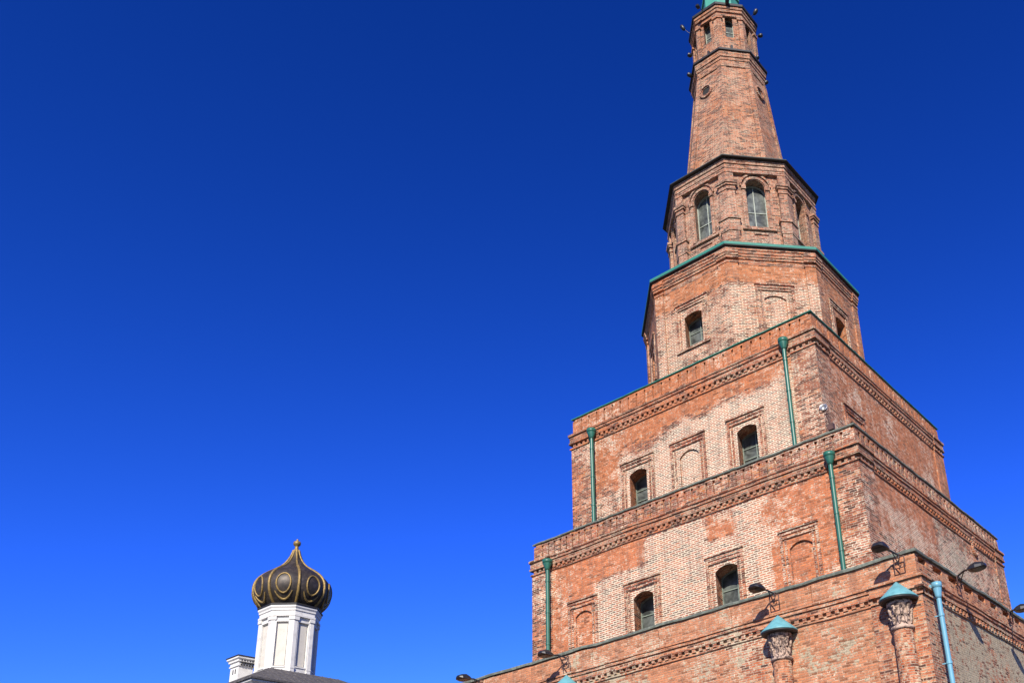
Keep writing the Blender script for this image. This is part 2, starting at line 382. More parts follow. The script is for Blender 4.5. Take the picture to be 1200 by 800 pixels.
# ------------------------------------------------------------------ the tower
T = thing('brick_tower', 'tall stepped red brick tower with square lower tiers, octagons and a tent spire', 'tower', (0, 0, GZ))
c2, c3, c4, c5 = (.084, .049), (.012, .007), (-.109, -.063), (-.043, -.025)

def dentil_row(b, F, half, z0, z1, d0, d1, w_, pitch, skip=None):
    n = int(2 * half / pitch); p = 2 * half / n
    for i in range(n):
        s = -half + (i + .5) * p
        if skip and skip(s): continue
        ww = w_ * random.uniform(.9, 1.1)
        b.fbox(F, s - ww / 2, s + ww / 2, z0, z1, d0, d1 + random.uniform(-.006, .006))

def make_window(F, s0, s1, z0, zs, rise, d, mat, cols=2, rows=4, fw=.05, dep=.6):
    """frame that fills the opening's back, with its panes as a sub-part"""
    fx_ = FLARE * dep; s0, s1 = s0 - fx_ + .003, s1 + fx_ - .003
    b = MB(); pts = arc(s0, s1, zs, rise); pts[0] = (s0, zs); pts[-1] = (s1, zs)
    outer = [(s0, z0)] + pts + [(s1, z0)]
    cs, cz = (s0 + s1) / 2, (z0 + zs) / 2
    inner = []
    for (a, z) in outer:
        fx = 1 - 2 * fw / (s1 - s0); fz = 1 - 2 * fw / (zs + rise - z0)
        mz = (z0 + zs + rise) / 2
        inner.append((cs + (a - cs) * fx, mz + (z - mz) * fz))
    n = len(outer); dd = .06
    vs = [F.P(a, z, d + dd) for a, z in outer] + [F.P(a, z, d + dd) for a, z in inner] + [F.P(a, z, d) for a, z in inner]
    b.add(vs, [(i, (i + 1) % n, n + (i + 1) % n, n + i) for i in range(n)] + [(n + i, n + (i + 1) % n, 2 * n + (i + 1) % n, 2 * n + i) for i in range(n)])
    top = zs + rise
    for i in range(1, cols):
        s = s0 + (s1 - s0) * i / cols; b.fbox(F, s - .02, s + .02, z0 + fw, top - fw - .01, d + .005, d + .045)
    for i in range(1, rows):
        z = z0 + (zs - z0) * i / rows; b.fbox(F, s0 + fw, s1 - fw, z - .018, z + .018, d + .003, d + .04)
    o = b.build('window_frame', mat, T)
    g_ = MB()
    g_.add([F.P(a, z, d + .004) for a, z in reversed(outer)], [tuple(range(len(outer)))])
    g_.build('pane', M['glass'], o)
    return o

def surround(F, s0, s1, z0, z1, d, mat, name='window_surround', sill=False, second=True):
    """moulded brick frame: outer red strip, inner strip and a double hood"""
    b = MB(); w_ = .12
    b.fbox(F, s0, s0 + w_, z0, z1 - .19, d - .02, d + .04); b.fbox(F, s1 - w_, s1, z0, z1 - .19, d - .02, d + .04)
    b.fbox(F, s0 - .03, s1 + .03, z1 - .06, z1, d - .02, d + .085)
    b.fbox(F, s0, s1, z1 - .187, z1 - .063, d - .02, d + .035)
    if second:
        i = w_ + .075
        b.fbox(F, s0 + i, s0 + i + .08, z0, z1 - .37, d - .02, d + .035); b.fbox(F, s1 - i - .08, s1 - i, z0, z1 - .37, d - .02, d + .035)
        b.fbox(F, s0 + w_ + .01, s1 - w_ - .01, z1 - .345, z1 - .285, d - .02, d + .055)
    if sill: b.fbox(F, s0 - .02, s1 + .02, z0 - .1, z0 - .003, d - .02, d + .09)
    return b.build(name, mat, T)

def parapet(F, half, z0, z1, d, mb, pitch, gap, hole_w, hole_h, core, mid_in=.06, depth_hole=.14, ends=.5, topgap=.1):
    """slotted brick parapet: strips with narrow grooves between them and a dark hole at the head of each groove"""
    zh0, zh1 = z1 - topgap - hole_h, z1 - topgap
    n = int((2 * half - 2 * ends) / pitch); p = (2 * half - 2 * ends) / n
    holes = [-half + ends + i * p for i in range(n + 1)]
    edges = [-half] + holes + [half]
    dm = d - mid_in
    mb.fbox(F, -half + .11, half - .11, z0, zh0, core, dm - .001)
    mb.fbox(F, -half + .11, half - .11, zh1, z1, core, d - .004)
    mb.fbox(F, -half + .11, half - .11, zh0, zh1, core, d - depth_hole)
    for i in range(len(edges) - 1):
        a = edges[i] + (gap / 2 if i else 0); e = edges[i + 1] - (gap / 2 if i < len(edges) - 2 else 0)
        j = random.uniform(-.006, .006)
        if i == 0: a = -half + .002
        if i == len(edges) - 2: e = half - .002
        mb.fbox(F, a, e, z0 + .001, zh0 - .001, dm, d + j)
        ha = edges[i] + (hole_w * random.uniform(.7, 1.15) / 2 if i else 0); he = edges[i + 1] - (hole_w * random.uniform(.7, 1.15) / 2 if i < len(edges) - 2 else 0)
        if i == 0: ha = a
        if i == len(edges) - 2: he = e
        mb.fbox(F, ha, he, zh0, zh1 - .001, d - depth_hole + .001, d + j - .001)

def square_tier(tag, hx, hy, z_bot, z_top, z_led, z_par, c, mat, opsL, opsR, pitchL, pitchR, slot, cornice_h, cop, copmat, coping_h=.07, coping_out=.06, jit=0.0, pil=(1.05, .06), holes=None, depthR=None):
    poly = sqpoly(hx, hy); fr = {'L': Fr(A_L, c), 'R': Fr(A_R, c), 'B': Fr(math.radians(90), c), 'W': Fr(math.radians(180), c)}
    hw = {'L': (hx, hy), 'R': (hy, hx), 'B': (hx, hy), 'W': (hy, hx)}
    b = MB()
    zc = z_led - cornice_h
    for k, F in fr.items():
        half, d = hw[k]
        wall_face(b, F, -half, half, z_bot, z_led, d, opsL if k == 'L' else (opsR if k == 'R' else ()))
    cap(b, poly, -.3, z_led)
    b.build('tier_wall', mat, T)
    # corner pilasters, wrapping the corners
    pw, pd = pil
    for sx in (-1, 1):
        for sy in (-1, 1):
            b = MB(); X, Y = sx * hx, sy * hy
            pts = [(X + sx * pd, Y + sy * pd), (X - sx * pw, Y + sy * pd), (X - sx * pw, Y - sy * .1), (X - sx * .1, Y - sy * .1), (X - sx * .1, Y - sy * pw), (X + sx * pd, Y - sy * pw)]
            if sx * sy < 0: pts = pts[::-1]
            vs = [(x + c[0], y + c[1], z_bot) for x, y in pts] + [(x + c[0], y + c[1], zc) for x, y in pts]
            n = 6; b.add(vs, [(i, n + i, n + (i + 1) % n, (i + 1) % n) for i in range(n)])
            b.build('corner_pilaster', mat, T)
    # cornice: stepped profile, dentils
    b = MB()
    st = cornice_h
    ring(b, poly, [(0, zc - .02), (.05, zc), (.05, zc + st * .10), (.005, zc + st * .12), (.005, zc + st * .33), (.10, zc + st * .34), (.10, zc + st * .42), (.07, zc + st * .43),
                   (.07, zc + st * .66), (.115, zc + st * .67), (.115, zc + st * .76), (.09, zc + st * .77), (.09, zc + st * .86), (.13, zc + st * .87), (.13, z_led - .015), (.10, z_led + .005), (-.06, z_led + .012)], c, seg=36, jit=jit)
    for k, F in fr.items():
        half, d = hw[k]
        dentil_row(b, F, half, zc + st * .13, zc + st * .335, d, d + .085, .13, .27)
        for s in (-1, 1):      # the cornice breaks forward over each corner pilaster
            e0, e1 = sorted((s * (half + (pd + .09 if k in 'LB' else pd + .07)), s * (half - pw - .02)))
            b.fbox(F, e0, e1, z_led - .13 * st - .01, z_led - .005, d, d + .12 + pd)
            b.fbox(F, e0 + .03, e1 - .03 * (s > 0), zc + st * .45, z_led - .13 * st - .012, d, d + .05 + pd)
            b.fbox(F, e0 + .01, e1 - .02, zc + st * .34, zc + st * .449, d, d + .088 + pd)
            b.fbox(F, e0 + .04, e1 - .04, zc, zc + st * .1, d, d + .05 + pd)
    b.build('cornice', M['trim'] if tag != 1 else mat, T)
    # parapet
    b = MB()
    for k, F in fr.items():
        half, d = hw[k]
        if k in 'LB': parapet(F, half, z_led + .012, z_par - coping_h, d, b, pitchL, slot[0], slot[1], slot[2], d - .5, depth_hole=slot[3])
        else: parapet(F, half - .003, z_led + .0125, z_par - coping_h - .001, d - .002, b, pitchR, slot[0], (holes or slot)[1], (holes or slot)[2], d - .5, depth_hole=.2 if holes else slot[3], ends=.45, topgap=.035 if tag == 1 else .1)
    b.build('parapet', mat, T)
    b = MB()
    ring(b, poly, [(-.55, z_par - coping_h + .001), (coping_out, z_par - coping_h + .002), (coping_out + .01, z_par - coping_h * .4), (coping_out, z_par), (-.55, z_par + .03), (-.56, z_par - coping_h)], c, seg=70, jit=jit * 1.1)
    b.build('coping', copmat, T)
    # terrace behind the parapet
    b = MB(); cap(b, poly, -.45, z_led + .25, c); b.build('terrace_roof', M['darkcop'], T)
    return fr

# windows per wall: (s0, s1, z0, spring, rise, depth)
W3 = [(-3.08, -2.17, 2.9, 4.76, .16, .68), (2.40, 3.32, 2.9, 4.76, .16, .68)]
N3 = (-.44, .52, 2.95, 4.62, .26, .07)
W3R = [(-3.9, -3.0, 2.9, 4.76, .16, .68)]
W2 = [(-2.40, -1.43, -3.3, -1.14, .19, .72), (1.48, 2.52, -3.3, -1.14, .19, .72)]
N2 = [(-5.42, -4.56, -3.3, -1.15, .2, .08), (4.68, 5.60, -3.3, -1.15, .2, .08)]

fr3 = square_tier(3, 6.22, 6.22, 1.9, 8.7, 7.86, 8.70, c3, M['t3'], W3 + [N3], W3R, .45, .45, (.07, .10, .10, .15), .74, 0, M['green'], coping_h=.05, coping_out=.05, jit=.006)
fr2 = square_tier(2, 7.72, 7.27, -4.4, 2.7, 1.92, 2.71, c2, M['t2'], W2 + N2, (), .34, .36, (.06, .12, .08, .12), .68, 0, M['darkcop'], coping_h=.07, coping_out=.045, jit=.012, holes=(0, .19, .15))
fr1 = square_tier(1, 10.6, 10.6, GZ, -3.9, -4.60, -3.83, (0, 0), M['t1'], (), (), 2.6, 1.14, (.02, .03, .02, .05), .58, 0, M['darkcop'], coping_h=.09, coping_out=.06, jit=.016, pil=(1.5, .07), holes=(0, .70, .20))

for F, ws in ((fr3['L'], W3), (fr3['R'], W3R)):
    for o in ws:
        make_window(F, o[0], o[1], o[2], o[3], o[4], 6.22 - o[5] + .01, M['frame'], 2, 4, dep=o[5])
        cs = (o[0] + o[1]) / 2; surround(F, cs - .87 - .03, cs + .87, 2.6, 5.45, 6.22, M['red'])
    if F is fr3['L']: surround(F, -.87, .89, 2.6, 5.45, 6.22, M['red'], 'blind_window_surround')
F = fr2['L']
for o in W2:
    make_window(F, o[0], o[1], o[2], o[3], o[4], 7.27 - o[5] + .01, M['frame'], 2, 4, dep=o[5])
surround(F, -2.83, -1.06, -3.6, -.43, 7.27, M['red']); surround(F, 1.1, 2.76, -3.6, -.45, 7.27, M['red'])
surround(F, -5.80, -4.24, -3.6, -.42, 7.27, M['red'], 'blind_window_surround'); surround(F, 4.32, 5.90, -3.6, -.40, 7.27, M['red'], 'blind_window_surround')
# the round relief on the second tier's right wall
F = fr2['R']
b = MB(); b.tube([F.P(3.62 + .28 * math.cos(a), 1.22 + .42 * math.sin(a), 7.74) for a in [math.radians(x) for x in range(60, 330, 15)]], .085, 8)
b.build('oval_relief', M['t2'], T, 'broken oval brick relief')

# ---- octagons
def octa(a, z0, z1, c, mat, ops, name='octagon_wall'):
    b = MB(); t = a * TAN; frs = []
    for k in range(8):
        F = Fr(math.radians(-90 + 45 * k), c); frs.append(F)
        wall_face(b, F, -t, t, z0, z1, a, ops.get(k, ()))
    b.build(name, mat, T); return frs
# faces: 0 left wall, 1 diagonal facing us, 2 right wall, 7 far left
W4 = (-.50, .44, 10.62, 12.24, .13, .6); N4 = (-.50, .50, 10.4, 12.2, .2, .07); W4R = (-.42, .48, 11.15, 12.2, .2, .5); W4Q = (-.35, .35, 10.7, 12.2, .2, .5)
a4 = 4.84
fr4 = octa(a4, 7.9, 14.5, c4, M['t4'], {0: [W4], 1: [N4], 2: [W4], 7: [W4Q], 3: [N4], 4: [W4], 5: [N4], 6: [W4]})
t4 = a4 * TAN
def corner_part(frs, t, specs, a, mat):
    """the two leaves of a pilaster that folds round each corner of an octagon, one part per corner; specs (z0, z1, out, width)"""
    for k in range(8):
        b = MB()
        for F, s in ((frs[k], 1), (frs[(k + 1) % 8], -1)):
            for z0, z1, dd, wd in specs:
                e0, e1 = sorted((s * (t + dd * TAN), s * (t - wd))); b.fbox(F, e0, e1, z0, z1, a - .02, a + dd)
        b.build('corner_pilaster', mat, T)
corner_part(fr4, t4, ((7.9, 13.98, .07, .46),), a4, M['t4'])
b = MB(); p4 = ocpoly(a4)
ring(b, p4, [(0, 13.95), (.025, 14.0), (.025, 14.12), (.0, 14.13), (.0, 14.24), (.05, 14.25), (.05, 14.37), (.085, 14.38), (.085, 14.50), (.115, 14.51), (.115, 14.66), (.15, 14.67), (.15, 14.80), (-.2, 14.81)], c4, seg=10, jit=.005)
for k, F in enumerate(fr4):
    for s in (-1, 1):
        for (z0, z1, dd) in ((14.0, 14.122, .095), (14.25, 14.372, .12), (14.382, 14.502, .155), (14.51, 14.662, .185)):
            e0, e1 = sorted((s * (t4 + dd * TAN), s * (t4 - .50)))
            b.fbox(F, e0, e1, z0, z1, a4, a4 + dd)
b.build('cornice', M['trim'], T)
b = MB(); ring(b, p4, [(-.1, 14.812), (.25, 14.815), (.255, 14.85), (.25, 14.87)], c4); b.build('eave_board', M['blackiron'], T)
b = MB(); ring(b, p4, [(.255, 14.852), (.27, 14.856), (.26, 15.0), (-.95, 15.50)], c4); b.build('eave_roof', M['green'], T)
for k, o in ((0, W4), (2, W4), (7, W4Q), (4, W4), (6, W4)):
    make_window(fr4[k], o[0], o[1], o[2], o[3], o[4], a4 - o[5] + .01, M['frame'], 2, 3, dep=o[5])
    surround(fr4[k], -.96, .80, 10.62, 13.04, a4, M['red'], sill=True)
for k in (1, 3, 5): surround(fr4[k], -.86, .90, 10.2, 12.98, a4, M['red'], 'blind_window_surround')

a5 = 3.46
W5 = (-.50, .42, 17.35, 19.72, .44, .50)
fr5 = octa(a5, 15.0, 20.9, c5, M['t5'], {k: [W5] for k in range(8)})
t5 = a5 * TAN
corner_part(fr5, t5, [(z0, z1, dd, wd - .1) for z0, z1, dd, wd in ((15.0, 16.9, .17, .50), (16.9, 17.55, .20, .54), (17.56, 17.68, .26, .60), (17.69, 19.3, .15, .46), (19.31, 19.42, .19, .50), (19.43, 19.56, .16, .47), (19.57, 19.68, .22, .54), (19.69, 19.82, .27, .58), (19.83, 20.42, .14, .44))], a5, M['t5'])
for F in fr5:
    b = MB()
    s0, s1 = W5[0], W5[1]
    for r_, dd, wd in ((.10, .05, .13), (.27, .09, .09)):
        h = (s1 - s0) / 2 + r_; cs = (s0 + s1) / 2; cz = 19.70
        o_, i_ = [], []
        for i in range(15):
            a = math.pi * i / 14
            o_.append((cs - math.cos(a) * (h + wd / 2), cz + math.sin(a) * (h + wd / 2))); i_.append((cs - math.cos(a) * (h - wd / 2), cz + math.sin(a) * (h - wd / 2)))
        for i in range(14):
            p = [i_[i], i_[i + 1], o_[i + 1], o_[i]]
            b.add([F.P(x, z, a5 + dd) for x, z in p] + [F.P(x, z, a5 - .01) for x, z in p], [(0, 3, 2, 1)[::-1], (0, 1, 5, 4)[::-1], (3, 7, 6, 2)[::-1], (0, 4, 7, 3), (1, 2, 6, 5)])
    for s in (-1, 1):
        cs = (s0 + s1) / 2 + s * ((s1 - s0) / 2 + .13)
        b.fbox(F, cs - .08, cs + .08, 17.3, 19.5, a5 - .02, a5 + .05)
        b.fbox(F, cs - .11, cs + .11, 19.5, 19.69, a5 - .02, a5 + .11)
    b.fbox(F, -.85, .80, 17.1, 17.2, a5 - .02, a5 + .10); b.fbox(F, -.32, .36, 16.86, 16.95, a5 - .02, a5 + .05)
    b.fbox(F, -.72, .70, 20.46, 20.52, a5 - .02, a5 + .12)
    b.build('window_surround', M['t5'], T)
    make_window(F, W5[0], W5[1], W5[2], W5[3], W5[4], a5 - W5[5] + .01, M['paleframe'], 2, 2, fw=.06, dep=W5[5])
b = MB(); p5 = ocpoly(a5)
ring(b, p5, [(0, 20.38), (.17, 20.40), (.17, 20.53), (.13, 20.54), (.13, 20.66), (.16, 20.67), (.16, 20.80), (.12, 20.82), (.12, 20.92), (.18, 20.94), (.18, 21.06), (.20, 21.07), (.20, 21.17), (0, 21.18)], c5, seg=8, jit=.008)
b.build('cornice', M['t5'], T)
b = MB(); ring(b, p5, [(-.1, 21.182), (.37, 21.19), (.38, 21.225), (.37, 21.245)], c5); b.build('eave_board', M['blackiron'], T)
b = MB(); ring(b, p5, [(.365, 21.245), (.36, 21.262), (-1.2, 21.95)], c5); b.build('eave_roof', M['green'], T)

# tent: tapering octagon with ribs along its corners
cb, ct = (-.16, -.08), (.03, .015)
ab, at_, zb, zt = 2.66, 1.86, 21.6, 29.2
b = MB()
NZ = 24
vs = []
for i in range(NZ + 1):
    f = i / NZ; f2 = f; a = ab + (at_ - ab) * (f ** .9); z = zb + (zt - zb) * f
    cx, cy = cb[0] + (ct[0] - cb[0]) * f, cb[1] + (ct[1] - cb[1]) * f
    for (x, y) in ocpoly(a)(0): vs.append((x + cx, y + cy, z))
b.add(vs, [(i * 8 + k, i * 8 + (k + 1) % 8, (i + 1) * 8 + (k + 1) % 8, (i + 1) * 8 + k) for i in range(NZ) for k in range(8)])
b.build('tent_wall', M['t6'], T)
def tent_at(z):
    f = (z - zb) / (zt - zb); return ab + (at_ - ab) * (f ** .9), (cb[0] + (ct[0] - cb[0]) * f, cb[1] + (ct[1] - cb[1]) * f)
for k in range(8):       # a rib folds round each corner
    b = MB()
    for kk, s in ((k, 1), (k + 1, -1)):
        prev = None
        for i in range(NZ + 1):
            z = zb + (zt - zb) * i / NZ; a, c = tent_at(z); F = Fr(math.radians(-90 + 45 * kk), c); t = a * TAN
            e0, e1 = sorted((s * (t + .055 * TAN), s * (t - .24)))
            cur = [F.P(e0, z, a + .055), F.P(e1, z, a + .055), F.P(e1, z, a - .02), F.P(e0, z, a - .02)]
            if prev: b.add(prev + cur, [(0, 1, 5, 4), (1, 2, 6, 5), (3, 0, 4, 7)])
            prev = cur
    b.build('tent_rib', M['t6'], T)
for k in range(0, 8, 2):   # round windows
    z = 28.0; a, c = tent_at(z); F = Fr(math.radians(-90 + 45 * k), c)
    sl = (tent_at(27.5)[0] - tent_at(28.5)[0])
    b = MB(); s0 = -.18
    def Pq(r_, an, out): zz = z + r_ * math.sin(an); return F.P(s0 + r_ * math.cos(an) * .92, zz, a - (zz - z) * sl + out)
    prof = [(.44, .0), (.44, .09), (.33, .11), (.33, .05), (.27, .05), (.27, -.02)]
    n = 20
    vs = [Pq(r_, 2 * math.pi * i / n, o) for r_, o in prof for i in range(n)]
    b.add(vs, [(j * n + i, j * n + (i + 1) % n, (j + 1) * n + (i + 1) % n, (j + 1) * n + i) for j in range(len(prof) - 1) for i in range(n)], False)
    o = b.build('round_window', M['red'], T)
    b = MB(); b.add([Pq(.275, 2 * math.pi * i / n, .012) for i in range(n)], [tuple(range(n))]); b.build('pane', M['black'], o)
c6 = (.029, .017)
b = MB(); p6 = ocpoly(1.80)
ring(b, p6, [(.02, 29.1), (.05, 29.15), (.05, 29.26), (.10, 29.27), (.10, 29.38), (.07, 29.39), (.07, 29.72), (.11, 29.73), (.11, 29.9), (.16, 29.92), (.16, 30.1), (.18, 30.12), (.18, 30.28), (-.1, 30.29)], c6, seg=6, jit=.006)
b.build('cornice', M['t6'], T)
b = MB(); ring(b, p6, [(0, 30.292), (.26, 30.295), (.27, 30.40), (.25, 30.42), (-.3, 30.62)], c6); b.build('eave_board', M['blackiron'], T)
# lantern
a7 = 1.62; c7 = (.027, .016); t7 = a7 * TAN
W7 = (-.26, .16, 31.75, 33.15, .2, .36)
fr7 = octa(a7, 30.3, 33.7, c7, M['t6'], {k: [W7] for k in range(8)}, 'lantern_wall')
corner_part(fr7, t7, ((30.35, 33.0, .09, .2), (33.0, 33.14, .15, .27)), a7, M['t6'])
for F in fr7: make_window(F, W7[0], W7[1], W7[2], W7[3], W7[4], a7 - W7[5] + .01, M['paleframe'], 1, 2, fw=.05, dep=W7[5])
for F in fr7:
    b = MB(); b.fbox(F, -.10, .02, 30.75, 31.05, a7 - .01, a7 + .12); b.build('scupper', M['blackiron'], T)
b = MB(); p7 = ocpoly(a7)
ring(b, p7, [(0, 33.2), (.10, 33.22), (.10, 33.36), (.04, 33.37), (.04, 33.5), (.12, 33.52), (.12, 33.70), (.17, 33.72), (.17, 33.88), (0, 33.9)], c7, seg=5, jit=.006); b.build('cornice', M['t6'], T)
b = MB(); ring(b, p7, [(-.1, 33.902), (.23, 33.91), (.25, 34.04), (.22, 34.07), (-.6, 34.35)], c7); b.build('eave_board', M['blackiron'], T)
b = MB(); p8 = ocpoly(.96)
ring(b, p8, [(0, 34.1), (0, 36.1), (.08, 36.12), (.08, 36.25), (-.1, 36.3), (-.80, 44.5), (-.9, 46)], c7); sp = b.build('spire', M['spire'], T)
b = MB(); b.lathe((c7[0], c7[1], 0), [(.02, 45.8), (.1, 46.0), (.32, 46.2), (.4, 46.5), (.32, 46.8), (.1, 47.0), (.04, 47.4), (.03, 48.4), (0, 48.5)], 20); b.build('finial', M['gold'], sp)

# ---- rainwater pipes
def downpipe(F, s, d, ztop, zbot, mat, r=.085, label=None, lean=0.0, hop=None):
    b = MB(); b.tube([F.P(s, ztop - .30, d), F.P(s + lean, zbot, d)], r, 12)
    for z in [ztop - .9 - i * 1.35 for i in range(12)]:
        if z > zbot + .2:
            ss = s + lean * (ztop - z) / (ztop - zbot)
            b.tube([F.P(ss, z - .035, d), F.P(ss, z + .035, d)], r + .016, 12); b.fbox(F, ss - .015, ss + .015, z - .015, z + .015, d - .2, d)
    o = b.build('downpipe', mat, T, label)
    b = MB(); c = F.P(s, 0, d)
    hr = hop or .19
    b.lathe(c, [(.0, ztop - .42), (r + .01, ztop - .41), (r + .02, ztop - .34), (hr, ztop - .13), (hr, ztop - .10), (hr + .02, ztop - .09), (hr + .02, ztop + .05), (hr - .01, ztop + .05), (hr - .03, ztop - .05), (0, ztop - .06)], 16)
    b.fbox(F, s - .06, s + .06, ztop - .08, ztop + .02, d - .3, d - .02)
    b.build('hopper', mat, o)
downpipe(fr3['L'], -4.93, 6.45, 7.55, 2.4, M['pipe']); downpipe(fr3['L'], 5.02, 6.45, 7.75, 2.4, M['pipe'])
downpipe(fr2['L'], -6.70, 7.52, 1.60, -4.0, M['pipe']); downpipe(fr2['L'], 6.78, 7.52, 1.72, -4.0, M['pipe'])
downpipe(fr1['R'], -10.18 + .05, 10.6 + .32, -4.86, GZ + .3, M['bluepipe'], r=.072, hop=.125, label='pale blue downpipe on the right wall')

# ---- engaged columns of the first tier
def column(s):
    F = fr1['L']; c = F.P(s, 0, 10.6 + .22)
    b = MB()
    b.lathe(c, [(.40, GZ), (.40, GZ + .3), (.325, GZ + .35), (.305, -9), (.275, -6.12)], 20)
    o = b.build('column', M['t1'], T)
    b = MB()
    b.lathe(c, [(.27, -6.14), (.32, -6.12), (.335, -6.08), (.32, -6.04), (.27, -6.03), (.25, -5.97), (.25, -5.8), (.28, -5.55), (.31, -5.45), (.36, -5.42), (.36, -5.32), (.3, -5.31)], 32)
    for row, (z0, z1, r0, r1, n) in enumerate(((-5.98, -5.70, .262, .29, 9), (-5.73, -5.44, .28, .33, 9))):
        for k in range(n):
            a = 2 * math.pi * (k + .5 * row) / n; dr = Vector((math.cos(a), math.sin(a), 0))
            b.tube([c + dr * r0 + Vector((0, 0, z0)), c + dr * (r0 + r1) / 2 + Vector((0, 0, (z0 + z1) / 2)), c + dr * r1 + Vector((0, 0, z1 - .03)), c + dr * (r1 + .05) + Vector((0, 0, z1 - .06))], [.028, .05, .048, .03], 6)
    b.build('capital', M['capital'], o)
    b = MB(); b.lathe(c, [(.25, -5.30), (.50, -5.33), (.54, -5.31), (.55, -5.275), (.3, -5.27)], 24); b.build('cap_soffit', M['blackiron'], o)
    b = MB()
    n = 24
    b.lathe(c, [(.3, -5.268), (.56, -5.268), (.565, -5.24), (.53, -5.20), (.30, -4.98), (.02, -4.72), (0, -4.715)], n)
    b.build('cap', M['bluecap'], o)
    return o
for s in (10.02, 6.12, -2.45, -6.5): column(s)

# ------------------------------------------------------------------ floodlights (each a thing of its own)
FG = 'floodlights on the tower'
def floodlight(head, base, direct, label, hook=None, w_=.30, kind='flat', parent_loc=None):
    """head housing tilted towards the wall on a bent arm from a bracket"""
    H = Vector(head); B = Vector(base)
    o = thing('floodlight', label, 'floodlight', B, FG)
    d = Vector(direct).normalized(); side = d.cross(Vector((0, 0, 1))).normalized()
    if kind == 'flat':
        # shallow trapezoidal housing, its glass turned down and to the wall
        b = MB(); up = Vector((0, 0, 1))
        ax = (d * -1 + up * .05).normalized(); nn = side.cross(ax).normalized()
        if nn.z < 0: nn = -nn
        def P(a, s_, n_): return H + ax * a + side * s_ + nn * n_
        L = .27
        secs = [(-L, .16, -.02, .05), (-L * .6, .22, -.05, .10), (0, .24, -.06, .14), (L * .7, .19, -.05, .10), (L, .10, -.02, .05)]
        rows = []
        for a, hw_, lo, hi in secs:
            rows.append([P(a, -hw_, lo), P(a, hw_, lo), P(a, hw_ * .9, (lo + hi) / 2), P(a, hw_ * .55, hi), P(a, -hw_ * .55, hi), P(a, -hw_ * .9, (lo + hi) / 2)])
        vs = [v for r_ in rows for v in r_]; n = 6
        b.add(vs, [(i * n + k, i * n + (k + 1) % n, (i + 1) * n + (k + 1) % n, (i + 1) * n + k) for i in range(len(rows) - 1) for k in range(n)] + [tuple(range(n))[::-1], tuple((len(rows) - 1) * n + k for k in range(n))])
        b.build('lamp_housing', M['lamp'], o)
        b = MB(); b.add([P(-L * .55, -.17, -.062), P(L * .55, -.15, -.066), P(L * .55, .15, -.066), P(-L * .55, .17, -.062)], [(0, 1, 2, 3), (3, 2, 1, 0)]); b.build('lamp_glass', M['lens'], o)
        tail = H + d * L * .8 + Vector((0, 0, .02))
    mid = tail.lerp(B, .5) + Vector((0, 0, .06))
    b = MB(); b.tube([tail, mid, B + Vector((0, 0, .04)), B - Vector((0, 0, .05))], .028, 8)
    b.tube([mid + side * .02, (mid + B) / 2 - Vector((0, 0, .12)), B - Vector((0, 0, .30)) - d * .02], .018, 6)
    b.build('arm', M['lamp'], o)
    b = MB()
    e = d * .04
    b.tube([B + side * -.16 + Vector((0, 0, -.02)), B + side * .16 + Vector((0, 0, -.02)), B + side * .16 - Vector((0, 0, .34)), B + side * -.16 - Vector((0, 0, .34)), B + side * -.16 + Vector((0, 0, -.02))], .02, 6)
    b.tube([B - Vector((0, 0, .18)), B - Vector((0, 0, .18)) + d * .12], .02, 6)
    b.tube([B + Vector((0, 0, .0)), B + Vector((0, 0, .10)) + d * .1, B + Vector((0, 0, .12)) + d * .45], .02, 6)
    b.build('bracket', M['bracket'], o)
    return o
Ld, Rd = (0, 1, 0), (-1, 0, 0)
floodlight((-6.93, -11.42, -3.98), (-6.82, -10.82, -4.05), Ld, 'floodlight on an arm against the sky at the lower left end of the parapet', w_=.3)
floodlight((-2.83, -11.42, -4.01), (-2.55, -10.76, -4.10), Ld, 'floodlight on the lowest parapet beneath the foot of the left green downpipe')
floodlight((5.85, -11.42, -3.94), (6.02, -10.76, -4.02), Ld, 'floodlight on the lowest parapet above the middle blue capped column')
floodlight((9.95, -11.42, -3.84), (10.18, -10.76, -3.98), Ld, 'floodlight on the lowest parapet next to its near corner, above the right column')
floodlight((11.55, -8.25, -4.02), (10.72, -7.60, -3.92), Rd, 'floodlight reaching out over the right hand side of the lowest parapet')
floodlight((11.55, -4.30, -4.40), (10.72, -2.9, -4.05), Rd, 'floodlight cut by the right edge of the photo')

# bright round floodlight standing on the second tier's parapet
o = thing('round_floodlight', 'shiny round floodlight on a short post above the second parapet near its corner', 'floodlight', (6.98, -7.2, 2.75))
Hc = Vector((6.86, -7.42, 3.60))
dr = Vector((.25, -.85, .25)).normalized()
b = MB(); n = 18
a1 = dr.cross(Vector((0, 0, 1))).normalized(); a2 = dr.cross(a1)
prof = [(.02, -.20), (.10, -.19), (.17, -.10), (.20, .0), (.21, .06), (.19, .065), (.15, -.02), (0, -.06)]
vs = [Hc + dr * z * .75 + (a1 * math.cos(2 * math.pi * k / n) + a2 * math.sin(2 * math.pi * k / n)) * r_ * .72 for r_, z in prof for k in range(n)]
b.add(vs, [(i * n + k, i * n + (k + 1) % n, (i + 1) * n + (k + 1) % n, (i + 1) * n + k) for i in range(len(prof) - 1) for k in range(n)], True)
b.build('reflector', M['chrome'], o)
b = MB(); b.tube([(6.99, -7.18, 2.6), (6.95, -7.22, 3.05), (6.88, -7.3, 3.4)], .045, 8); b.fbox(Fr(A_L), 6.86, 7.08, 2.74, 2.98, 7.15, 7.3)
b.tube([Hc + a1 * .15, Hc + a1 * .17 - Vector((0, 0, .17)), Hc - a1 * .17 - Vector((0, 0, .17)), Hc - a1 * .15], .02, 6); b.build('post', M['bracket'], o)

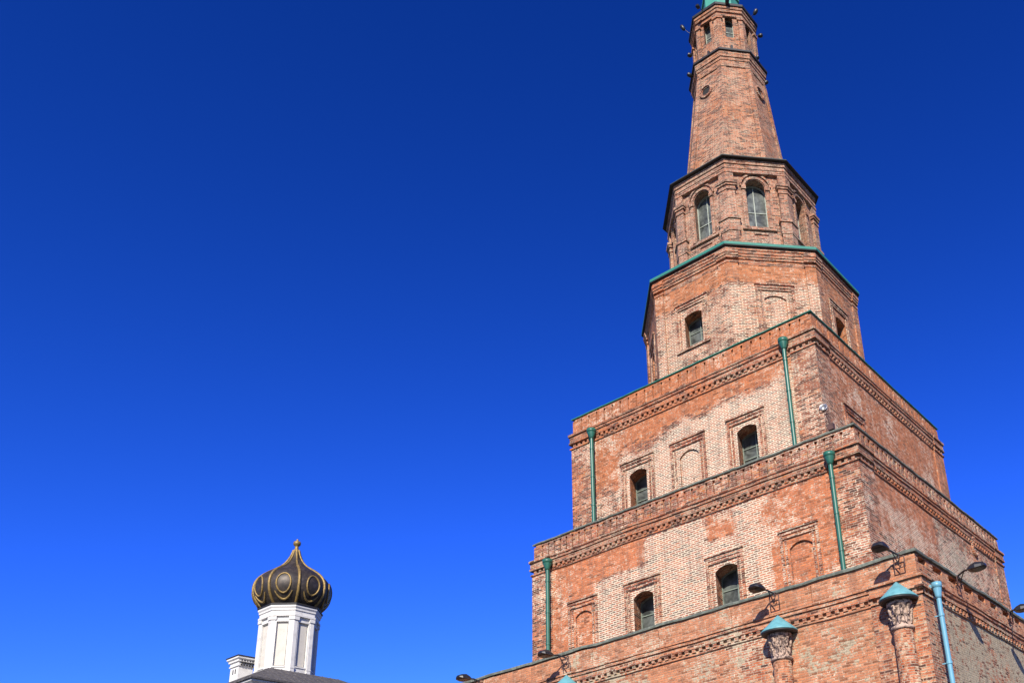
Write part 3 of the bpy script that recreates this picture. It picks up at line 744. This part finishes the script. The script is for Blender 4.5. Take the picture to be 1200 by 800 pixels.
# small cameras / lamps around the lantern
def small_lamp(p, q_, label, cat='spotlight'):
    P0, Q = Vector(p), Vector(q_); o = thing('spotlight', label, cat, P0, 'small spotlights round the lantern')
    d = (Q - P0).normalized()
    b = MB(); b.tube([P0, P0.lerp(Q, .9)], .016, 6); b.build('arm', M['lamp'], o)
    b = MB(); b.tube([Q - d * .12 - Vector((0, 0, .08)), Q - d * .08 - Vector((0, 0, .04)), Q + d * .06 + Vector((0, 0, .03)), Q + d * .12 + Vector((0, 0, .06))], [.06, .11, .12, .08], 10); b.build('lamp_housing', M['lamp'], o)
ring7 = lambda ang, r_, z: (c7[0] + r_ * math.cos(math.radians(ang)), c7[1] + r_ * math.sin(math.radians(ang)), z)
def at_px(u, v, h):   # the point seen there, at a given height
    ray = cF + cR * ((u - 600 - 286.15) / 1106.73) - cU * ((v - 400 - 257.67) / 1106.73)
    return CAM + ray * ((h - CAM.z) / ray.z)
for (ang, r0, z0, ang1, r1, z1, lab) in (
        (-92, 1.80, 34.0, -92, 2.30, 33.85, 'tiny dark spotlight above the left corner of the lantern eave'),
        (-144, 1.85, 34.0, -144, 2.25, 34.5, 'tiny dark spotlight standing off the left side of the lantern eave'),
        (4, 1.80, 34.0, 4, 2.15, 34.2, 'tiny dark spotlight above the right corner of the lantern eave'),
        (28, 1.75, 33.5, 28, 2.10, 33.4, 'tiny spotlight on an arm right of the lantern windows'),
        (-48, 1.8, 34.0, -48, 2.0, 34.05, 'tiny dark spotlight at the foot of the green spire'),
        (-128, 1.70, 31.8, -128, 2.1, 31.7, 'tiny dark lamp on the left side of the lantern wall'),
        (-128, 1.9, 30.2, -128, 2.2, 30.2, 'tiny dark lamp left of the tent cornice'),
        (-4, 1.75, 30.5, -4, 2.05, 30.5, 'tiny dark lamp standing on the right end of the tent cornice'),
        (24, 1.85, 29.7, 24, 2.08, 29.7, 'tiny dark lamp under the right end of the tent cornice')):
    small_lamp(ring7(ang, r0, z0), ring7(ang1, r1, z1), lab)

# ------------------------------------------------------------------ the church
K = 1.2
P50 = Vector((-23.28186, -8.47943, 2.09323)); AX = CAM + (P50 - CAM) * K
def cz(z): return CAM.z + (z - CAM.z) * K
CH = thing('domed_church', 'white church with a black and gold onion dome on an octagonal drum', 'church', (AX.x, AX.y, GZ))
cc = (AX.x, AX.y)
ad = 1.20 * K; zd0, zd1 = cz(-.25), cz(3.05); td = ad * TAN
b = MB(); frd = []
Wd = (-.27 * K, .27 * K, cz(.25), cz(2.45), .02, .12)
for k in range(8):
    F = Fr(math.radians(-90 + 45 * k), cc); frd.append(F); wall_face(b, F, -td, td, zd0, zd1, ad, [Wd])
drum = b.build('drum', M['white'], CH)
b = MB(); b2 = MB()
for F in frd:
    for s in (-1, 1):
        for z0, z1, dd, wd in ((zd0, cz(.12), .075, .21), (cz(.12), cz(.2), .09, .23), (cz(.2), cz(2.55), .07, .20), (cz(1.25), cz(1.32), .09, .22), (cz(2.55), cz(2.72), .12, .26)):
            if (z0, z1) == (cz(1.25), cz(1.32)): continue
            e0, e1 = sorted((s * (td + dd * TAN), s * (td - wd))); b.fbox(F, e0, e1, z0, z1 - .003, ad - .01, ad + dd)
    h = .27 * K
    for a0, a1_, z0, z1 in ((-h - .09, -h - .002, cz(.2), cz(2.55)), (h + .002, h + .09, cz(.2), cz(2.55)), (-h, h, cz(2.47), cz(2.55)), (-h, h, cz(.19), cz(.25))):
        b.fbox(F, a0, a1_, z0, z1, ad - .01, ad + .045)
    b2.fbox(F, -h + .06, h - .06, cz(.3), cz(2.38), ad - .13, ad - .07)
b.build('drum_pilaster', M['white'], drum); b2.build('drum_panel', M['cream'], drum)
b = MB(); pd_ = ocpoly(ad)
ring(b, pd_, [(0, cz(2.72)), (.13, cz(2.74)), (.13, cz(2.84)), (.07, cz(2.86)), (.07, cz(3.02)), (.12, cz(3.04)), (.12, cz(3.12)), (.18, cz(3.2)), (.18, cz(3.28)), (-.1, cz(3.29))], cc); b.build('drum_cornice', M['white'], drum)
b = MB(); ring(b, pd_, [(-.1, cz(3.291)), (.22, cz(3.295)), (.23, cz(3.36)), (-.3, cz(3.62))], cc); b.build('skirt_roof', M['blackiron'], CH)
prof = [(1.28, 3.38), (1.50, 3.58), (1.68, 3.82), (1.79, 4.08), (1.83, 4.36), (1.79, 4.64), (1.66, 4.90), (1.45, 5.13), (1.18, 5.34), (.90, 5.52), (.66, 5.71), (.48, 5.90), (.34, 6.11), (.23, 6.34), (.16, 6.55), (.13, 6.68)]
prof = [(r_ * K * .97, cz(z)) for r_, z in prof]
def catmull(P, n=5):
    out = []
    for i in range(len(P) - 1):
        p0, p1, p2, p3 = P[max(i - 1, 0)], P[i], P[i + 1], P[min(i + 2, len(P) - 1)]
        for k in range(n):
            t = k / n
            out.append(tuple(.5 * (2 * b_ + (c_ - a_) * t + (2 * a_ - 5 * b_ + 4 * c_ - d_) * t * t + (3 * b_ - a_ - 3 * c_ + d_) * t ** 3) for a_, b_, c_, d_ in zip(p0, p1, p2, p3)))
    return out + [P[-1]]
pf = catmull(prof)
lob = lambda a, z: 1.0 + .022 * abs(math.sin(4 * (a + math.radians(22.5)))) - .012     # gores bulge between the ribs
b = MB(); b.lathe((cc[0], cc[1], 0), pf, 64, True, lob); dome = b.build('onion_dome', M['onion'], CH)
def rad(z):
    for (r0, z0), (r1, z1) in zip(pf, pf[1:]):
        if z0 <= z <= z1: return r0 + (r1 - r0) * (z - z0) / (z1 - z0)
    return pf[0][0]
def on_dome(a, z, out=.01):
    r_ = rad(z) * lob(a, z) + out; return Vector((cc[0] + r_ * math.cos(a), cc[1] + r_ * math.sin(a), z))
for k in range(8):
    a = math.radians(22.5 + 45 * k)
    b = MB(); b.tube([on_dome(a, z, .02) for _, z in pf[::2]], [.085 if i < 24 else .06 for i in range(len(pf[::2]))], 7); b.build('dome_rib', M['gold'], dome)
    a = math.radians(45 * k)
    b = MB()
    b.tube([on_dome(a + math.radians(10.5) * math.cos(t), cz(4.30) + .60 * math.sin(t), .01) for t in [2 * math.pi * i / 28 for i in range(29)]], .055, 6)
    b.build('oval_ornament', M['gold'], dome)
    b = MB()
    b.tube([on_dome(a + math.radians(15.0) * math.cos(t), cz(4.20) + .80 * math.sin(t), .01) for t in [math.radians(205 + i * 130 / 16) for i in range(17)]], [.03 + .05 * math.sin(math.pi * i / 16) for i in range(17)], 6)
    b.build('crescent_ornament', M['gold'], dome)
b = MB(); b.lathe((cc[0], cc[1], 0), [(.17, cz(6.60)), (.19, cz(6.66)), (.12, cz(6.72)), (.10, cz(6.88)), (.13, cz(6.92)), (.20, cz(6.97)), (.22, cz(7.06)), (.19, cz(7.15)), (.08, cz(7.2)), (.05, cz(7.23)), (.07, cz(7.27)), (.0, cz(7.31))], 20)
b.build('finial', M['gold'], dome)
# roof: truncated pyramid; walls below
h0, h1 = 1.78 * K, 3.75 * K; zt0, ze = cz(-.20), cz(-1.32)
sq0 = sqpoly(h0, h0)
b = MB(); ring(b, sq0, [(h1 - h0, ze - .1), (h1 - h0, ze), (0, zt0)], cc); cap(b, sq0, 0, zt0, cc)
for F in [Fr(math.radians(-90 + 90 * k), cc) for k in range(4)]:        # standing seams
    for i in range(-9, 10):
        s = i * .5; lo = h1
        if abs(s) < h0: p0, zz = h0, zt0
        else: p0 = abs(s); zz = zt0 + (ze - zt0) * (p0 - h0) / (h1 - h0)
        if p0 < lo - .05: b.tube([F.P(s, zz + .01, p0), F.P(s, ze + .01, lo)], .022, 4)
b.build('roof', M['roofgrey'], CH)
b = MB(); sqw = sqpoly(h1 - .45, h1 - .45)
ring(b, sqw, [(0, GZ), (0, ze - .75), (.10, ze - .7), (.10, ze - .5), (.22, ze - .45), (.22, ze - .3), (.36, ze - .2), (.36, ze - .102), (-.3, ze - .101)], cc); b.build('wall', M['white'], CH)
# white vent stack with pierced sides
chx, chy = AX.x - 1.12 * K, AX.y - 1.52 * K
b = MB(); sc_ = sqpoly(.42, .42)
ring(b, sc_, [(0, zt0 - 1), (0, cz(.42)), (.06, cz(.44)), (.06, cz(.50)), (.02, cz(.52)), (.02, cz(.62)), (.10, cz(.66)), (.10, cz(.74)), (.18, cz(.80)), (.18, cz(.88)), (0, cz(.89))], (chx, chy))
st = b.build('vent_stack', M['white'], CH)
b = MB(); ring(b, sc_, [(0, cz(.891)), (.22, cz(.893)), (.22, cz(.93)), (-.42, cz(1.0))], (chx, chy)); b.build('stack_cover', M['blackiron'], st)
F = Fr(A_L, (chx, chy))
for s in (-.12, .12):
    b = MB(); b.fbox(F, s - .05, s + .05, cz(.08), cz(.32), .40, .425); b.build('stack_opening', M['black'], st)
F = Fr(A_R, (chx, chy))
for i in range(5):
    for j in range(3):
        b = MB(); b.fbox(F, -.36 + i * .16 + .05 * (j % 2), -.27 + i * .16 + .05 * (j % 2), cz(.46 + j * .11), cz(.52 + j * .11), .40, .525); b.build('pierced_hole', M['black'], st)
